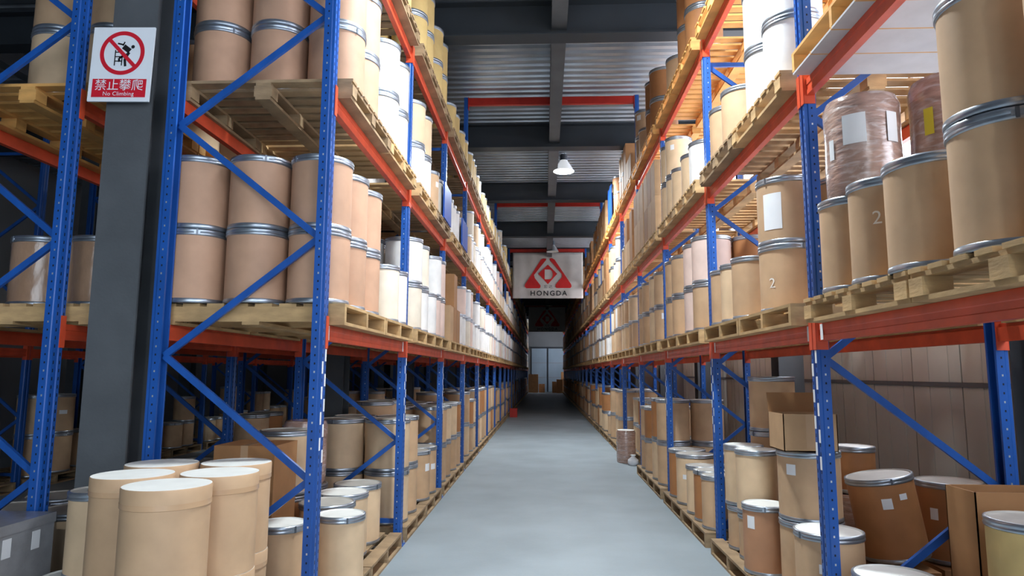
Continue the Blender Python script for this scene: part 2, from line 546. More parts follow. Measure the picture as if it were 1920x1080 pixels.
def merge(parts):
    m = MB()
    for _, p in parts:
        o = len(m.v); m.v += p.v; mp = [m.mi(k) for k in p.mats]
        m.f += [tuple(i + o for i in q) for q in p.f]; m.m += [mp[k] for k in p.m]; m.s += p.s
    return m


_cache = {}


def drum_single(t, tint, lid, n):
    k = ('d', t, tint, lid, n)
    if k not in _cache:
        mb = merge(drum_parts(t, tint, n, lid)); _cache[k] = (mb, mb.mesh('fiber_drum'))
    return _cache[k]


def drum_split(t, tint, lid):
    k = ('ds', t, tint, lid)
    if k not in _cache: _cache[k] = [(nm, p.mesh(nm)) for nm, p in drum_parts(t, tint, 40, lid)]
    return _cache[k]


lm = MB(); lm.box(-.018, .018, -.004, .006, -.014, .014, 'steel'); lm.box(-.006, .006, -.008, -.004, -.02, .02, 'steel_dark'); LATCH = lm.mesh('latch')


def patch(r, z0, z1, a0, a1, m):
    mb = MB(); n = 6; v = []
    for i in range(n + 1):
        a = a0 + (a1 - a0) * i / n
        v += [(r * math.cos(a), r * math.sin(a), z0), (r * math.cos(a), r * math.sin(a), z1)]
    mb.add(v, [(2 * i, 2 * i + 2, 2 * i + 3, 2 * i + 1) for i in range(n)], m, True)
    return mb


def pallet_parts(kind, w):
    """(part name, sx, sy, sz, x, y, z, w): 1.2 deep along x, about 1.1 wide along y, .135 high"""
    L, W, H = 1.2, 1.1, PAL_H
    o = []
    if kind == 'S':                                   # stringers along x, boards along y
        for yy in (-W / 2 + .02, 0, W / 2 - .02): o.append(('stringer', L, .04, H - .04, 0, yy, .02 + (H - .04) / 2))
        for i in range(8): o.append(('board', .11, W, .02, -L / 2 + .055 + i * (L - .11) / 7, 0, H - .01))
        for i in range(3): o.append(('board', .11, W, .02, -L / 2 + .055 + i * (L - .11) / 2, 0, .01))
    elif kind == 'Q':                                 # wide pale panels between thin slats
        for yy in (-W / 2 + .02, 0, W / 2 - .02): o.append(('stringer', L, .03, H - .036, 0, yy, .018 + (H - .036) / 2))
        for i in range(4): o.append(('panel', L, .262, .012, 0, -W / 2 + .14 + i * .273, .006))
        for i in range(3): o.append(('board', L, .014, .018, 0, -W / 2 + .277 + i * .273, .0091))
        for i in range(8): o.append(('board', .11, W, .018, -L / 2 + .055 + i * (L - .11) / 7, 0, H - .009))
        return [(n, a, b, c, x, y, z, 'board_light' if n == 'panel' else w) for n, a, b, c, x, y, z in o]
    else:                                             # blocks, boards along x
        for yy in (-W / 2 + .05, 0, W / 2 - .05):
            for xx in (-L / 2 + .06, 0, L / 2 - .06): o.append(('block', .12, .10, .075, xx, yy, .02 + .0375))
        for xx in (-L / 2 + .06, 0, L / 2 - .06):
            o.append(('cross_board', .1, W, .02, xx, 0, .105)); o.append(('board', .1, W, .02, xx, 0, .01))
        for i in range(8): o.append(('board', L, .095, .02, 0, -W / 2 + .0475 + i * (W - .095) / 7, H - .01))
    return [(n, a, b, c, x, y, z, w) for n, a, b, c, x, y, z in o]


def pal_single(kind, w):
    k = ('p', kind, w)
    if k not in _cache:
        mb = MB()
        for n, a, b, c, x, y, z, m in pallet_parts(kind, w): mb.box(x - a / 2, x + a / 2, y - b / 2, y + b / 2, z - c / 2, z + c / 2, m)
        _cache[k] = (mb, mb.mesh('wooden_pallet'))
    return _cache[k]


def plank(a, b, c, m):
    k = ('pl', a, b, c, m)
    if k not in _cache:
        mb = MB(); mb.box(-a / 2, a / 2, -b / 2, b / 2, -c / 2, c / 2, m); _cache[k] = mb.mesh('plank')
    return _cache[k]


def carton_parts(sx, sy, sz, m, opened=False):
    o = []; t = .006
    b = MB()
    if opened:
        for q in ((-sx / 2, sx / 2, -sy / 2, -sy / 2 + t), (-sx / 2, sx / 2, sy / 2 - t, sy / 2), (-sx / 2, -sx / 2 + t, -sy / 2, sy / 2), (sx / 2 - t, sx / 2, -sy / 2, sy / 2)):
            b.box(q[0], q[1], q[2], q[3], 0, sz, m)
        b.box(-sx / 2, sx / 2, -sy / 2, sy / 2, 0, t, m)
        o.append(('box', b))
        return o
    b.box(-sx / 2, sx / 2, -sy / 2, sy / 2, 0, sz - t, m); o.append(('box', b))
    for s in (-1, 1):
        f = MB(); lo, hi = sorted((s * .002, s * sx / 2)); f.box(lo, hi, -sy / 2, sy / 2, sz - t, sz, m); o.append(('flap', f))
    tp = MB(); tp.box(-.025, .025, -sy / 2 - .001, sy / 2 + .001, sz, sz + .001, 'tape')
    tp.box(-.025, .025, -sy / 2 - .0015, -sy / 2, sz - .08, sz + .001, 'tape'); o.append(('tape', tp))
    return o


def carton_single(sx, sy, sz, m):
    k = ('c', sx, sy, sz, m)
    if k not in _cache:
        p = carton_parts(sx, sy, sz, m); mb = merge(p); _cache[k] = (mb, mb.mesh('carton'), [(n, q.mesh(n)) for n, q in p])
    return _cache[k]


# ------------------------------------------------------------------ records of everything stored
REC = []    # dicts: kind, geometry keys, position, label
TNAME = {'kraft': 'tan', 'kraft_pale': 'pale tan', 'kraft_brown': 'brown', 'cream': 'cream', 'pink': 'pinkish tan', 'white': 'whitish', 'yellow': 'yellowish tan', 'kraft_red': 'reddish', 'kraft_rose': 'rosy tan', 'wrap_tan': 'film-wrapped tan'}
LV = ['floor level', 'first shelf', 'second shelf', 'top shelf']


def drum(t, x, y, z, tint='kraft', lid='lid_grey', label=None, tilt=(0, 0), extra=(), force=False, n=20, key=None, cat='drum', group=None):
    REC.append(dict(kind='drum', t=t, x=x, y=y, z=z, tint=tint, lid=lid, label=label, tilt=tilt, extra=extra, force=force, n=n, rz=random.uniform(0, 6.28) if not extra else 0, group=group))


def pallet(kind, x, y, z, w, label, rz=0., force=False):
    REC.append(dict(kind='pallet', k=kind, x=x, y=y, z=z, w=w, label=label, rz=rz, force=force))


def carton(sx, sy, sz, x, y, z, m, label, rz=0., force=False):
    REC.append(dict(kind='carton', s=(round(sx, 2), round(sy, 2), round(sz, 2)), x=x, y=y, z=z, m=m, label=label, rz=rz, force=force))


def slot(side, b, lev, p):
    """centre of pallet p (0 near, 1 far) in a bay"""
    if side == 'left': return -1.85, YL(b) + (.655 if p == 0 else 1.775)
    if side == 'right': return 2.09, YR(b) + (.655 if p == 0 else 1.775)
    if side == 'rear': return -3.46, YL(b) + (.655 if p == 0 else 1.775)
    return -7.56, YL(b) + (.655 if p == 0 else 1.775)


SN = {'left': 'left aisle rack', 'right': 'right aisle rack', 'rear': 'column-side rack', 'far': 'far left rack'}


def bayname(side, b):
    return ORD[b + (1 if side == 'right' else 0)]


COUNT = {}


def fill(side, b, lev, p, t=None, layers=2, tint='kraft', cols=2, lid='lid_grey', miss=0., pk='S', w='wood', rows=None, n=None, top_miss=0.):
    cx, cy = slot(side, b, lev, p)
    z = 0 if lev == 0 else RAIL_T[lev - 1]
    if lev == 0 and side == 'left': cx -= .06
    if lev == 0 and side == 'right' and b == 4: cx += .22
    pallet(pk, cx, cy, z + .001, w, '%s pallet, %s %s bay, %s of %s' % ({'wood': 'wooden', 'wood_grey': 'weathered wooden', 'wood_orange': 'orange-toned wooden'}[w], 'near half of' if p == 0 else 'far half of', bayname(side, b), LV[lev], SN[side]))
    if t is None: return
    dz = z + PAL_H + .002
    sgn = -1 if side != 'right' else 1            # direction from the aisle into the rack
    front = cx - sgn * .6
    if t == 'carton':
        nr = rows or 3
        sy = 1.06 / nr; sz = layers if isinstance(layers, float) else .45
        for r in range(nr):
            for c in range(cols):
                kk = (side, b, lev, 'c', c); COUNT[kk] = COUNT.get(kk, 0) + 1; CC = COUNT[kk]
                for l in range(1 if random.random() < top_miss else 2):
                    carton(.5, sy - .02, sz, front + sgn * (.27 + c * .52), cy - .53 + sy * (r + .5), dz + l * (sz + .002), random.choice(['carton', 'carton_pale']),
                           'brown carton, %s in %s %s row, %s bay, %s of %s' % (ORD[CC], ['lower', 'upper'][l], ['front', 'back'][c], bayname(side, b), LV[lev], SN[side]))
        return
    R, H = DT[t]
    nr = rows or int(1.14 / (2 * R + .018))
    sy = min(1.1 / nr, 2 * R + .025) if nr * (2 * R + .018) < 1.1 else 2 * R + .018
    for c in range(cols):
        for r in range(nr):
            if random.random() < miss: continue
            x = front + sgn * (R + .03 + c * (2 * R + .024)) + random.uniform(-.002, .002)
            yy = cy + (r - (nr - 1) / 2) * sy
            kk = (side, b, lev, c); COUNT[kk] = COUNT.get(kk, 0) + 1
            for l in range(layers):
                if l == layers - 1 and l > 0 and random.random() < top_miss: break
                tn = tint if isinstance(tint, str) else random.choice(tint)
                nn = n or (20 if b < 6 else 12)
                lay = ['lower', 'upper', 'third'][l] if layers > 1 else 'single'
                drum(t, x, yy, dz + l * (H + .001), tn, lid, '%s drum, %s in %s %s row, %s bay, %s of %s' % (
                    'film-wrapped' if t in ('W', 'G') else TNAME[tn], ORD[COUNT[kk]], lay, ['front', 'middle', 'back'][c], bayname(side, b), LV[lev], SN[side]), n=nn)


PALE = ['cream', 'white', 'pink', 'kraft_pale', 'white', 'cream']
TAN = ['kraft', 'kraft', 'kraft_pale']

# --- left aisle rack
fill('left', 1, 1, 0, 'A', 2, 'kraft_rose', 3, pk='S', rows=3, n=32)
fill('left', 1, 1, 1, 'B', 1, ['cream', 'pink', 'white'], 1, pk='S', n=28)
fill('left', 2, 1, 0, 'A', 2, ['white', 'cream'], 2, pk='S')
fill('left', 2, 1, 1, 'B', 2, ['white', 'pink'], 2, pk='S', top_miss=.2)
fill('left', 3, 1, 0, 'carton', .48, cols=2, rows=3, top_miss=.9, pk='S')
fill('left', 3, 1, 1, 'A', 2, ['white', 'pink'], 2, pk='S', top_miss=.4)
fill('left', 1, 2, 0, 'A', 2, 'kraft_rose', 3, pk='K', w='wood_grey', n=32)
fill('left', 1, 2, 1, 'A', 2, ['white', 'cream'], 2, pk='K', w='wood', lid='lid_white')
fill('left', 2, 2, 0, 'A', 2, ['white', 'kraft_pale'], 2, pk='K', top_miss=.3, w='wood')
fill('left', 2, 2, 1, 'B', 1, ['cream', 'kraft'], 2, pk='K', w='wood_grey')
fill('left', 3, 2, 0, 'B', 1, ['white', 'cream'], 2, pk='K', w='wood')
fill('left', 3, 2, 1, 'B', 1, ['cream', 'white'], 2, pk='K', w='wood_grey')
fill('left', 1, 3, 0, 'A2', 1, 'yellow', 2, pk='K', w='wood_grey')
fill('left', 1, 3, 1, 'A2', 2, 'yellow', 2, pk='K', w='wood_grey')
fill('left', 2, 3, 0, 'A2', 2, 'yellow', 2, pk='K', w='wood_grey')
fill('left', 2, 3, 1, 'A2', 2, 'yellow', 2, pk='K', w='wood_grey', top_miss=.5)
fill('left', 3, 3, 0, 'A2', 1, 'yellow', 2, pk='K', w='wood_grey')
fill('left', 3, 3, 1, 'A2', 1, 'yellow', 2, pk='K', w='wood_grey')
for b in range(4, NB + 1):
    c = 2 if b < 7 else 1
    for p in (0, 1):
        q = random.random()
        fill('left', b, 1, p, random.choice(['A', 'B', 'A']), 2, ['white', 'cream', 'pink', 'white'], c, pk='S', top_miss=.35, miss=.05)
        if q < .25: fill('left', b, 2, p, 'carton', .42, cols=1, rows=4, top_miss=.5, pk='K', w='wood')
        else: fill('left', b, 2, p, random.choice(['A', 'B']), 2, PALE, c, pk='K', top_miss=.45, miss=.1)
        fill('left', b, 3, p, random.choice(['A2', 'B']), 2 if q < .55 and b > 4 else 1, ['yellow', 'yellow', 'cream'], c, pk='K', w='wood_grey', top_miss=.3, miss=.1)
# --- right aisle rack
fill('right', 1, 1, 0, None, pk='S')
fill('right', 1, 1, 1, 'B', 1, ['kraft_pale', 'kraft'], 2, pk='S')
fill('right', 2, 1, 0, 'A', 2, ['kraft', 'kraft_brown', 'pink'], 2, pk='S')
fill('right', 2, 1, 1, 'A', 2, ['kraft', 'kraft_brown'], 1, pk='S')
fill('right', 1, 2, 0, 'A', 2, 'white', 1, pk='K', w='wood')
fill('right', 1, 2, 1, 'A', 1, 'kraft', 1, pk='K', w='wood_grey')
fill('right', 2, 2, 0, 'A', 2, ['kraft_pale', 'white'], 1, pk='K', w='wood', top_miss=.5)
fill('right', 2, 2, 1, 'B', 2, 'kraft_pale', 1, pk='K', w='wood', top_miss=.2)
fill('right', 3, 2, 0, 'carton', .5, cols=1, rows=3, pk='K', w='wood')
fill('right', 3, 2, 1, 'carton', .5, cols=1, rows=3, pk='K', w='wood')
fill('right', 1, 3, 0, None, pk='K', w='wood_orange')
fill('right', 1, 3, 1, None, pk='K', w='wood_orange')
fill('right', 2, 3, 0, 'A2', 2, 'kraft_brown', 1, pk='K', w='wood_orange')
fill('right', 2, 3, 1, 'A2', 1, 'kraft', 1, pk='K', w='wood_orange', miss=.3)
fill('right', 3, 3, 0, 'A2', 2, 'kraft_brown', 1, pk='K', w='wood_orange')
fill('right', 3, 3, 1, 'A2', 2, 'kraft', 1, pk='K', w='wood_orange', top_miss=.4)
fill('right', 3, 1, 0, 'A', 2, ['kraft', 'kraft_pale'], 1, pk='S')
fill('right', 3, 1, 1, 'A', 2, TAN, 1, pk='S')
for b in range(4, NB + 1):
    for p in (0, 1):
        q = random.random()
        fill('right', b, 1, p, random.choice(['A', 'B', 'A']), 2, TAN + (['cream', 'white'] if b > 4 else []), 1, pk='S', top_miss=.25, miss=.05)
        if q < .3: fill('right', b, 2, p, 'carton', .45, cols=1, rows=3, top_miss=.3, pk='K')
        else: fill('right', b, 2, p, random.choice(['A', 'B']), 2, TAN + ['cream'], 1, pk='K', top_miss=.4, miss=.1)
        if q < .4: fill('right', b, 3, p, 'carton', .42, cols=1, rows=3, top_miss=.4, pk='K', w='wood_orange')
        else: fill('right', b, 3, p, 'A2', 2, ['kraft_brown', 'kraft'], 1, pk='K', w='wood_orange', top_miss=.3, miss=.1)
# --- floor level, both sides
for b in range(2, NB + 1):
    for p in (0, 1):
        if not (b == 2 and p == 0):
            fill('left', b, 0, p, random.choice(['C', 'A', 'C', 'L']), 2, ['kraft', 'kraft_pale', 'kraft_brown', 'kraft'], 2 if b < 6 else 1, pk='S', w='wood_grey', top_miss=.15, miss=.08)
        fill('right', b, 0, p, random.choice(['A', 'C', 'B']) if b > 2 or p else 'B', 2 if b > 2 else 1, TAN + ['kraft_brown'], 2 if b < 6 else 1, pk='S', w='wood_grey', top_miss=.25, miss=.06)
# --- rows further left
for b in range(1, 6):
    for p in (0, 1):
        fill('rear', b, 1, p, 'A', 2, 'wrap_tan' if b == 1 else TAN, 2 if b < 3 else 1, pk='S', top_miss=.8 if b == 1 else .2)
        if b < 4:
            fill('rear', b, 2, p, 'A', 2, TAN, 2 if b < 2 else 1, pk='K', w='wood_orange')
        fill('rear', b, 0, p, random.choice(['A', 'C']), 2 if b > 1 else 1, TAN + ['kraft_brown'], 2, pk='S', w='wood_grey', top_miss=.5, miss=.1)
for b in range(2, 8):
    for p in (0, 1):
        fill('far', b, 0, p, random.choice(['A', 'C']), 2, TAN, 1, pk='S', w='wood_grey', top_miss=.5, n=12)

# --- single drums placed by hand: left bay 1, floor
G1 = 'floor drums in the first left bay'
fill('left', 1, 0, 0, None, pk='S', w='wood_grey'); fill('left', 1, 0, 1, None, pk='S', w='wood_grey')
z0 = PAL_H + .002
for t, x, yy, h2, tint, lid, lab in (
        ('B', -1.70, 4.43, z0, 'kraft', 'lid_white', 'dull olive tan drum with white lid, beside the first left post'),
        ('B', -1.40, 4.74, z0, 'kraft_pale', 'lid_white', 'pale drum with bright white lid at aisle edge behind first left post'),
        ('D', -1.63, 5.15, z0, 'kraft_pale', 'lid_grey', 'grey-lidded drum just behind the white-lidded drum at left aisle edge'),
        ('D', -1.64, 5.58, z0, 'kraft_pale', 'lid_white', 'white-ringed drum in the middle of the left floor pallet'),
        ('D', -1.64, 6.02, z0, 'kraft_pale', 'lid_grey', 'last low drum on the left floor pallet before the second post'),
        ('D', -2.08, 5.45, z0, 'kraft_brown', 'lid_grey', 'lower brown drum behind the grey-lidded floor drums'),
        ('D', -2.08, 5.45, z0 + .502, 'kraft_pale', 'lid_grey', 'upper cream drum standing behind the big brown carton'),
        ('D', -2.1, 5.95, z0, 'kraft', 'lid_grey', 'lower drum under the film-wrapped drum, left floor'),
        ('W', -2.1, 5.95, z0 + .502, 'kraft', 'lid_grey', 'dark film-wrapped drum behind the first left post')):
    drum(t, x, yy, h2, tint, lid, lab, force=True, n=28, group=G1)
carton(.42, .42, .38, -2.03, 4.78, z0, 'carton', 'lower plain carton under the big brown carton at first left post', force=True)
carton(.42, .42, .58, -2.03, 4.78, z0 + .383, 'carton', 'big reddish-brown carton behind the stacked plain drums', force=True)
# left bay 1, first shelf: second pallet back row
for i, (x, yy) in enumerate(((-1.83, 5.55), (-1.83, 5.97), (-2.25, 5.55), (-2.25, 5.97))):
    drum('A', x, yy, DECK[1], 'kraft_brown' if i else 'kraft_pale', 'lid_grey', '%s taller brown drum behind the cream drums, first left shelf' % ORD[i + 1], force=False)
    drum('A', x, yy, DECK[1] + .482, 'kraft', 'lid_grey', '%s upper brown drum behind the cream drums, first left shelf' % ORD[i + 1])
# left bay 2 floor, first pallet: big two-layer drums
fill('left', 2, 0, 0, None, pk='S', w='wood_grey')
for i, (x, yy) in enumerate(((-1.58, 6.86), (-1.58, 7.32), (-2.04, 6.84), (-2.04, 7.3))):
    for l in (0, 1):
        drum('L', x, yy, z0 + l * .502, ['kraft_pale', 'kraft'][i % 2], 'lid_grey', 'large %s drum, %s, behind second left post on the floor' % (['lower', 'upper'][l], ['aisle side near', 'aisle side far', 'inner side near', 'inner side far'][i]), n=28)
# tall plain drums in front of the first left frame
G2 = 'plain white-topped kraft drums at the front left'
for nm, x, yy in (('nearest', -1.71, 3.07), ('second from left, behind the nearest', -2.05, 3.36), ('right front', -1.655, 3.46), ('rear left', -2.135, 3.765), ('rear right', -1.745, 3.84)):
    drum('P', x, yy, .138, 'kraft', 'lid_white', 'lower plain kraft drum under the %s white-topped drum' % nm, force=True, n=40, group=G2)
    drum('P', x, yy, .138 + .477, 'kraft', 'lid_white', '%s white-topped plain kraft drum of the front left stack' % nm, force=True, n=40, group=G2)
pallet('S', -1.8, 3.36, 0, 'wood_grey', 'weathered pallet under the plain kraft drums at the front left', rz=PI / 2, force=True)
drum('A', -2.565, 3.76, 0.002, 'kraft_pale', 'lid_white', 'wide white-lidded drum low at the front left corner', force=True, n=40)
drum('N', -2.49, 3.78, .484, 'kraft_pale', 'lid_grey', 'slim ringed drum standing on the wide white lid, front left', force=True, n=40)
# right, bay 0 first shelf (beside the nearest right post)
fill('right', 0, 1, 1, None, pk='K', w='wood'); fill('right', 0, 1, 0, None, pk='K', w='wood')
zz = DECK[1]
G3 = 'drums on the nearest right shelf'
num2 = ('text', '2', .1)
for t, x, yy, z, tint, lab, ex in (
        ('B', 1.66, 3.64, zz, 'kraft', 'slim tan drum under the film-wrapped drum, nearest right shelf', ()),
        ('B', 1.66, 3.29, zz, 'kraft', 'slim tan drum chalked with a 2, nearest right shelf', (('text', '2', .09, -2.25, .30),)),
        ('A', 1.68, 2.9, zz, 'kraft', 'wide tan drum in front of the yellow-tagged drum, nearest right shelf', ()),
        ('A', 1.69, 2.44, zz, 'kraft', 'huge lower tan drum at right edge, first shelf', ()),
        ('A', 1.685, 2.44, zz + .482, 'kraft', 'huge upper tan drum at right edge, first shelf', ()),
        ('A', 1.70, 2.0, zz, 'kraft', 'lower drum next to the huge stack, first right shelf', ()),
        ('A', 1.70, 2.0, zz + .482, 'kraft', 'upper drum next to the huge stack, first right shelf', ()),
        
        ('C', 2.125, 3.48, zz, 'kraft', 'hidden lower tan drum under the yellow-tagged wrapped drum', ()),
        ('A', 2.1, 2.6, zz, 'kraft', 'back row lower drum behind the huge tan drums', ()),
        ('A', 2.1, 2.6, zz + .482, 'kraft', 'back row upper drum behind the huge tan drums', ())):
    drum(t, x, yy, z, tint, 'lid_grey', lab, force=True, n=40, extra=ex, group=G3)
drum('W', 1.72, 3.6, zz + .502, 'kraft', 'lid_grey', 'film-wrapped drum with white papers beside the nearest right post', force=True, n=40, group=G3,
     extra=(('patch', .26, .42, -2.5, -1.9, 'paper'), ('patch', .2, .31, -2.98, -2.8, 'paper'), ('patch', .26, .42, -1.35, -1.0, 'paper'), ('patch', .06, .16, -1.25, -1.05, 'paper_yellow')))
drum('W', 2.12, 3.48, zz + .562, 'kraft', 'lid_grey', 'film-wrapped brown drum with a yellow tag, nearest right shelf', force=True, n=40, group=G3,
     extra=(('patch', .22, .36, -2.75, -2.5, 'paper_yellow'), ('patch', .0, .08, -1.75, -1.4, 'paper')))
# right bay 0 second shelf: pallet with pale boards
fill('right', 0, 2, 1, None, pk='Q', w='wood_orange')
fill('right', 0, 2, 0, None, pk='Q', w='wood_orange')
for i, yy in enumerate((2.95, 3.4)):
    carton(.9, .42, .5, 2.1, yy, DECK[2], 'carton_pale', '%s pale carton on the pale-panelled pallet, second right shelf' % ORD[i + 1])
# right bay 1 first shelf, first pallet
for t, x, yy, l, tint, ex in (('A', 1.75, 4.86, 0, 'kraft', (('text', '2', .1, -2.5, .2),)), ('A', 1.75, 4.86, 1, 'kraft', (('patch', .1, .36, -2.75, -2.05, 'paper'),)),
                              ('A', 2.175, 4.84, 0, 'kraft', ()), ('A', 2.175, 4.84, 1, 'kraft_pale', ()), ('A', 2.175, 4.41, 0, 'kraft', ()), ('A', 2.175, 4.41, 1, 'kraft', ())):
    drum(t, x, yy, zz + l * .482, tint, 'lid_grey', '%s tan drum %s, first shelf past nearest right post' % (['lower', 'upper'][l], 'with a chalked 2' if ex and ex[0][0] == 'text' else 'with a white paper sheet' if ex else 'in the inner row near' if yy < 4.6 else 'in the inner row far'), force=True, n=40, extra=ex, group='drums past the nearest right post')
# right bay 1 floor
fill('right', 1, 0, 0, None, pk='S', w='wood_grey'); fill('right', 1, 0, 1, None, pk='S', w='wood_grey')
G4 = 'floor drums by the nearest right post'
for t, x, yy, z, tint, lid, lab, ex in (
        ('B', 1.66, 5.33, z0, 'kraft_red', 'lid_white', 'reddish drum with white lid and torn label, right aisle edge', (('patch', .33, .42, -2.75, -2.35, 'paper'),)),
        ('D', 1.78, 4.47, z0, 'kraft', 'lid_white', 'white-lidded drum standing just behind the nearest right post', ()),
        ('H', 1.85, 4.93, z0, 'kraft', 'lid_grey', 'lower tan drum of the carton-topped stack, right floor', ()),
        ('H', 1.85, 4.93, z0 + .472, 'kraft', 'lid_grey', 'upper tan drum carrying the open carton, right floor', ()),
        ('D', 1.84, 3.79, .06, 'kraft_pale', 'lid_white', 'nearest white-lidded drum on the floor before the right post', ()),
        ('D', 2.3, 3.38, .434, 'yellow', 'lid_grey', 'pale yellow drum with latch at the right edge', ()),
        ('D', 2.3, 3.38, .0, 'yellow', 'lid_grey', None, ()),
        ('S', 1.72, 5.70, z0, 'kraft', 'lid_grey', 'first short drum under the slim pale drums, right floor', ()),
        ('S', 1.72, 6.02, z0, 'kraft', 'lid_grey', 'second short drum under the slim pale drums, right floor', ()),
        ('S', 1.98, 5.45, z0, 'kraft', 'lid_grey', 'inner short drum under the slim pale drums, right floor', ()),
        ('B', 1.72, 5.69, z0 + .362, 'kraft_pale', 'lid_white', 'middle of three slim pale drums, right floor', ()),
        ('B', 1.72, 6.04, z0 + .362, 'kraft_pale', 'lid_white', 'farthest of three slim pale drums, right floor', ()),
        ('B', 1.99, 5.44, z0 + .362, 'kraft_pale', 'lid_white', 'nearest of three slim pale drums, right floor', ()),
        ('A', 2.05, 6.25, z0, 'kraft', 'lid_grey', 'bottom tan drum of the three-high stack, right floor', ()),
        ('A', 2.05, 6.25, z0 + .482, 'kraft', 'lid_grey', 'middle tan drum of the three-high stack, right floor', ()),
        ('A', 2.05, 6.25, z0 + .964, 'kraft', 'lid_grey', 'top tan drum of the three-high stack, right floor', ()),
        ('W', 2.42, 5.6, z0, 'kraft', 'lid_grey', 'dark wrapped drum behind the carton-topped stack', ()),
        ('S', 2.46, 5.6, z0 + .545, 'kraft_brown', 'lid_white', 'small brown white-lidded drum on the dark wrapped drum', ()),
        ('C', 2.95, 5.2, .28, 'kraft_brown', 'lid_grey', 'brown drum with torn label behind the cardboard, by the wall', (('patch', .3, .38, -2.7, -2.45, 'paper'),))):
    if lab is None: continue
    drum(t, x, yy, z, tint, lid, lab, force=True, n=36, extra=ex, group=G4)
drum('C', 2.46, 5.03, .345, 'kraft_brown', 'lid_grey', 'brown drum leaning over with two white labels, right floor', tilt=(-.02, -.16), force=True, n=40, group=G4,
     extra=(('patch', .36, .43, -2.05, -1.75, 'paper'), ('patch', .41, .45, -1.5, -1.25, 'paper')))
carton(.42, .5, .27, 2.95, 5.2, 0, 'carton', 'flat carton under the brown drum by the right wall', force=True)
carton(.42, .42, .16, 2.42, 5.0, z0, 'carton', 'flat carton under the leaning brown drum', force=True)
carton(.44, .44, .43, 2.3, 3.38, 0, 'carton_pale', 'carton under the pale yellow drum at the right edge', force=True)
# drum standing out in the aisle on the right, a slim one behind it
drum('G', 1.49, 12.62, 0, 'kraft', 'lid_white', 'film-wrapped drum with white lid standing out in the aisle, right', force=True, n=32)
drum('B', 1.62, 13.55, PAL_H, 'yellow', 'lid_white', None)
REC.pop()

# ------------------------------------------------------------------ make the stored goods, choose which become single things
def matrix(r):
    return Matrix.Translation((r['x'], r['y'], r['z'])) @ Euler((r.get('tilt', (0, 0))[0], r.get('tilt', (0, 0))[1], 0)).to_matrix().to_4x4() @ Matrix.Rotation(r.get('rz', 0), 4, 'Z')


# no two drums may share the same space: hand-placed ones stay, a filled-in one that meets another is dropped with what stood on it
kept = []; grid = {}
for r in sorted([q for q in REC if q['kind'] == 'drum'], key=lambda q: (not q['force'], q['z'])):
    R, H = DT[r['t']]; ok = True; held = r['z'] < .3 or any(abs(r['z'] - d) < .02 for d in DECK) or r['force']
    for ix in (-1, 0, 1):
        for iy in (-1, 0, 1):
            for o in grid.get((int(r['x'] * 2) + ix, int(r['y'] * 2) + iy), ()):
                R2, H2 = DT[o['t']]
                dxy = math.hypot(r['x'] - o['x'], r['y'] - o['y'])
                if dxy < .06 and abs(o['z'] + H2 - r['z']) < .02: held = True
                if min(r['z'] + H, o['z'] + H2) - max(r['z'], o['z']) > .003 and dxy < R + R2 + .017: ok = False
    if r['force'] or (ok and held):
        if r['force'] and not ok: print('check', r['label'])
        kept.append(r); grid.setdefault((int(r['x'] * 2), int(r['y'] * 2)), []).append(r)
REC = [q for q in REC if q['kind'] != 'drum'] + kept
from mathutils.bvhtree import BVHTree
bv = []; bf = []; own = []
for k, r in enumerate(REC):
    if r['kind'] == 'drum': mb = drum_single(r['t'], r['tint'], r['lid'], r['n'])[0]; low = drum_single(r['t'], r['tint'], r['lid'], 12)[0]
    elif r['kind'] == 'pallet': mb = low = pal_single(r['k'], r['w'])[0]
    else: mb = low = carton_single(*r['s'], r['m'])[0]
    r['mb'] = mb; r['hits'] = 0
    M = np.array(matrix(r)); o = len(bv)
    bv += (np.array(low.v) @ M[:3, :3].T + M[:3, 3]).tolist()
    bf += [tuple(i + o for i in q) for q in low.f]; own += [k] * len(low.f)
bpy.context.view_layer.update()
for ob in list(scene.objects):
    if ob.type != 'MESH' or len(ob.data.polygons) > 400: continue
    M = np.array(ob.matrix_world); o = len(bv)
    if M[1, 3] > 30: continue
    a_ = np.empty(len(ob.data.vertices) * 3); ob.data.vertices.foreach_get('co', a_)
    bv += (a_.reshape(-1, 3) @ M[:3, :3].T + M[:3, 3]).tolist()
    bf += [tuple(i + o for i in p.vertices) for p in ob.data.polygons]; own += [-1] * len(ob.data.polygons)
tree = BVHTree.FromPolygons(bv, bf)
cm = cam.matrix_world.to_3x3(); org = cam.matrix_world.translation
GX, GY = 480, 270
for j in range(GY):
    for i in range(GX):
        u = ((i + .5) / GX * 1920 - 960) / F_PX; w_ = (540 - (j + .5) / GY * 1080) / F_PX
        hit = tree.ray_cast(org, (cm @ Vector((u, w_, -1))).normalized(), 70)
        if hit[2] is not None and own[hit[2]] >= 0: REC[own[hit[2]]]['hits'] += 1
del tree, bv, bf


def joined(name, recs, label, cat):
    vs = []; fs = []; ms = []; ss = []; mats = []; off = 0
    for r in recs:
        M = np.array(matrix(r)); a = np.array(r['mb'].v) @ M[:3, :3].T + M[:3, 3]
        vs.append(a)
        mp = []
        for k in r['mb'].mats:
            if k not in mats: mats.append(k)
            mp.append(mats.index(k))
        fs += [tuple(i + off for i in q) for q in r['mb'].f]; ms += [mp[k] for k in r['mb'].m]; ss += r['mb'].s
        off += len(a)
    me = bpy.data.meshes.new(name); me.from_pydata(np.concatenate(vs).tolist(), [], fs)
    for k in mats: me.materials.append(MATS[k])
    me.polygons.foreach_set('material_index', ms); me.polygons.foreach_set('use_smooth', ss); me.update()
    o = link(name, me); o['kind'] = 'stuff'; tag(o, label, cat)


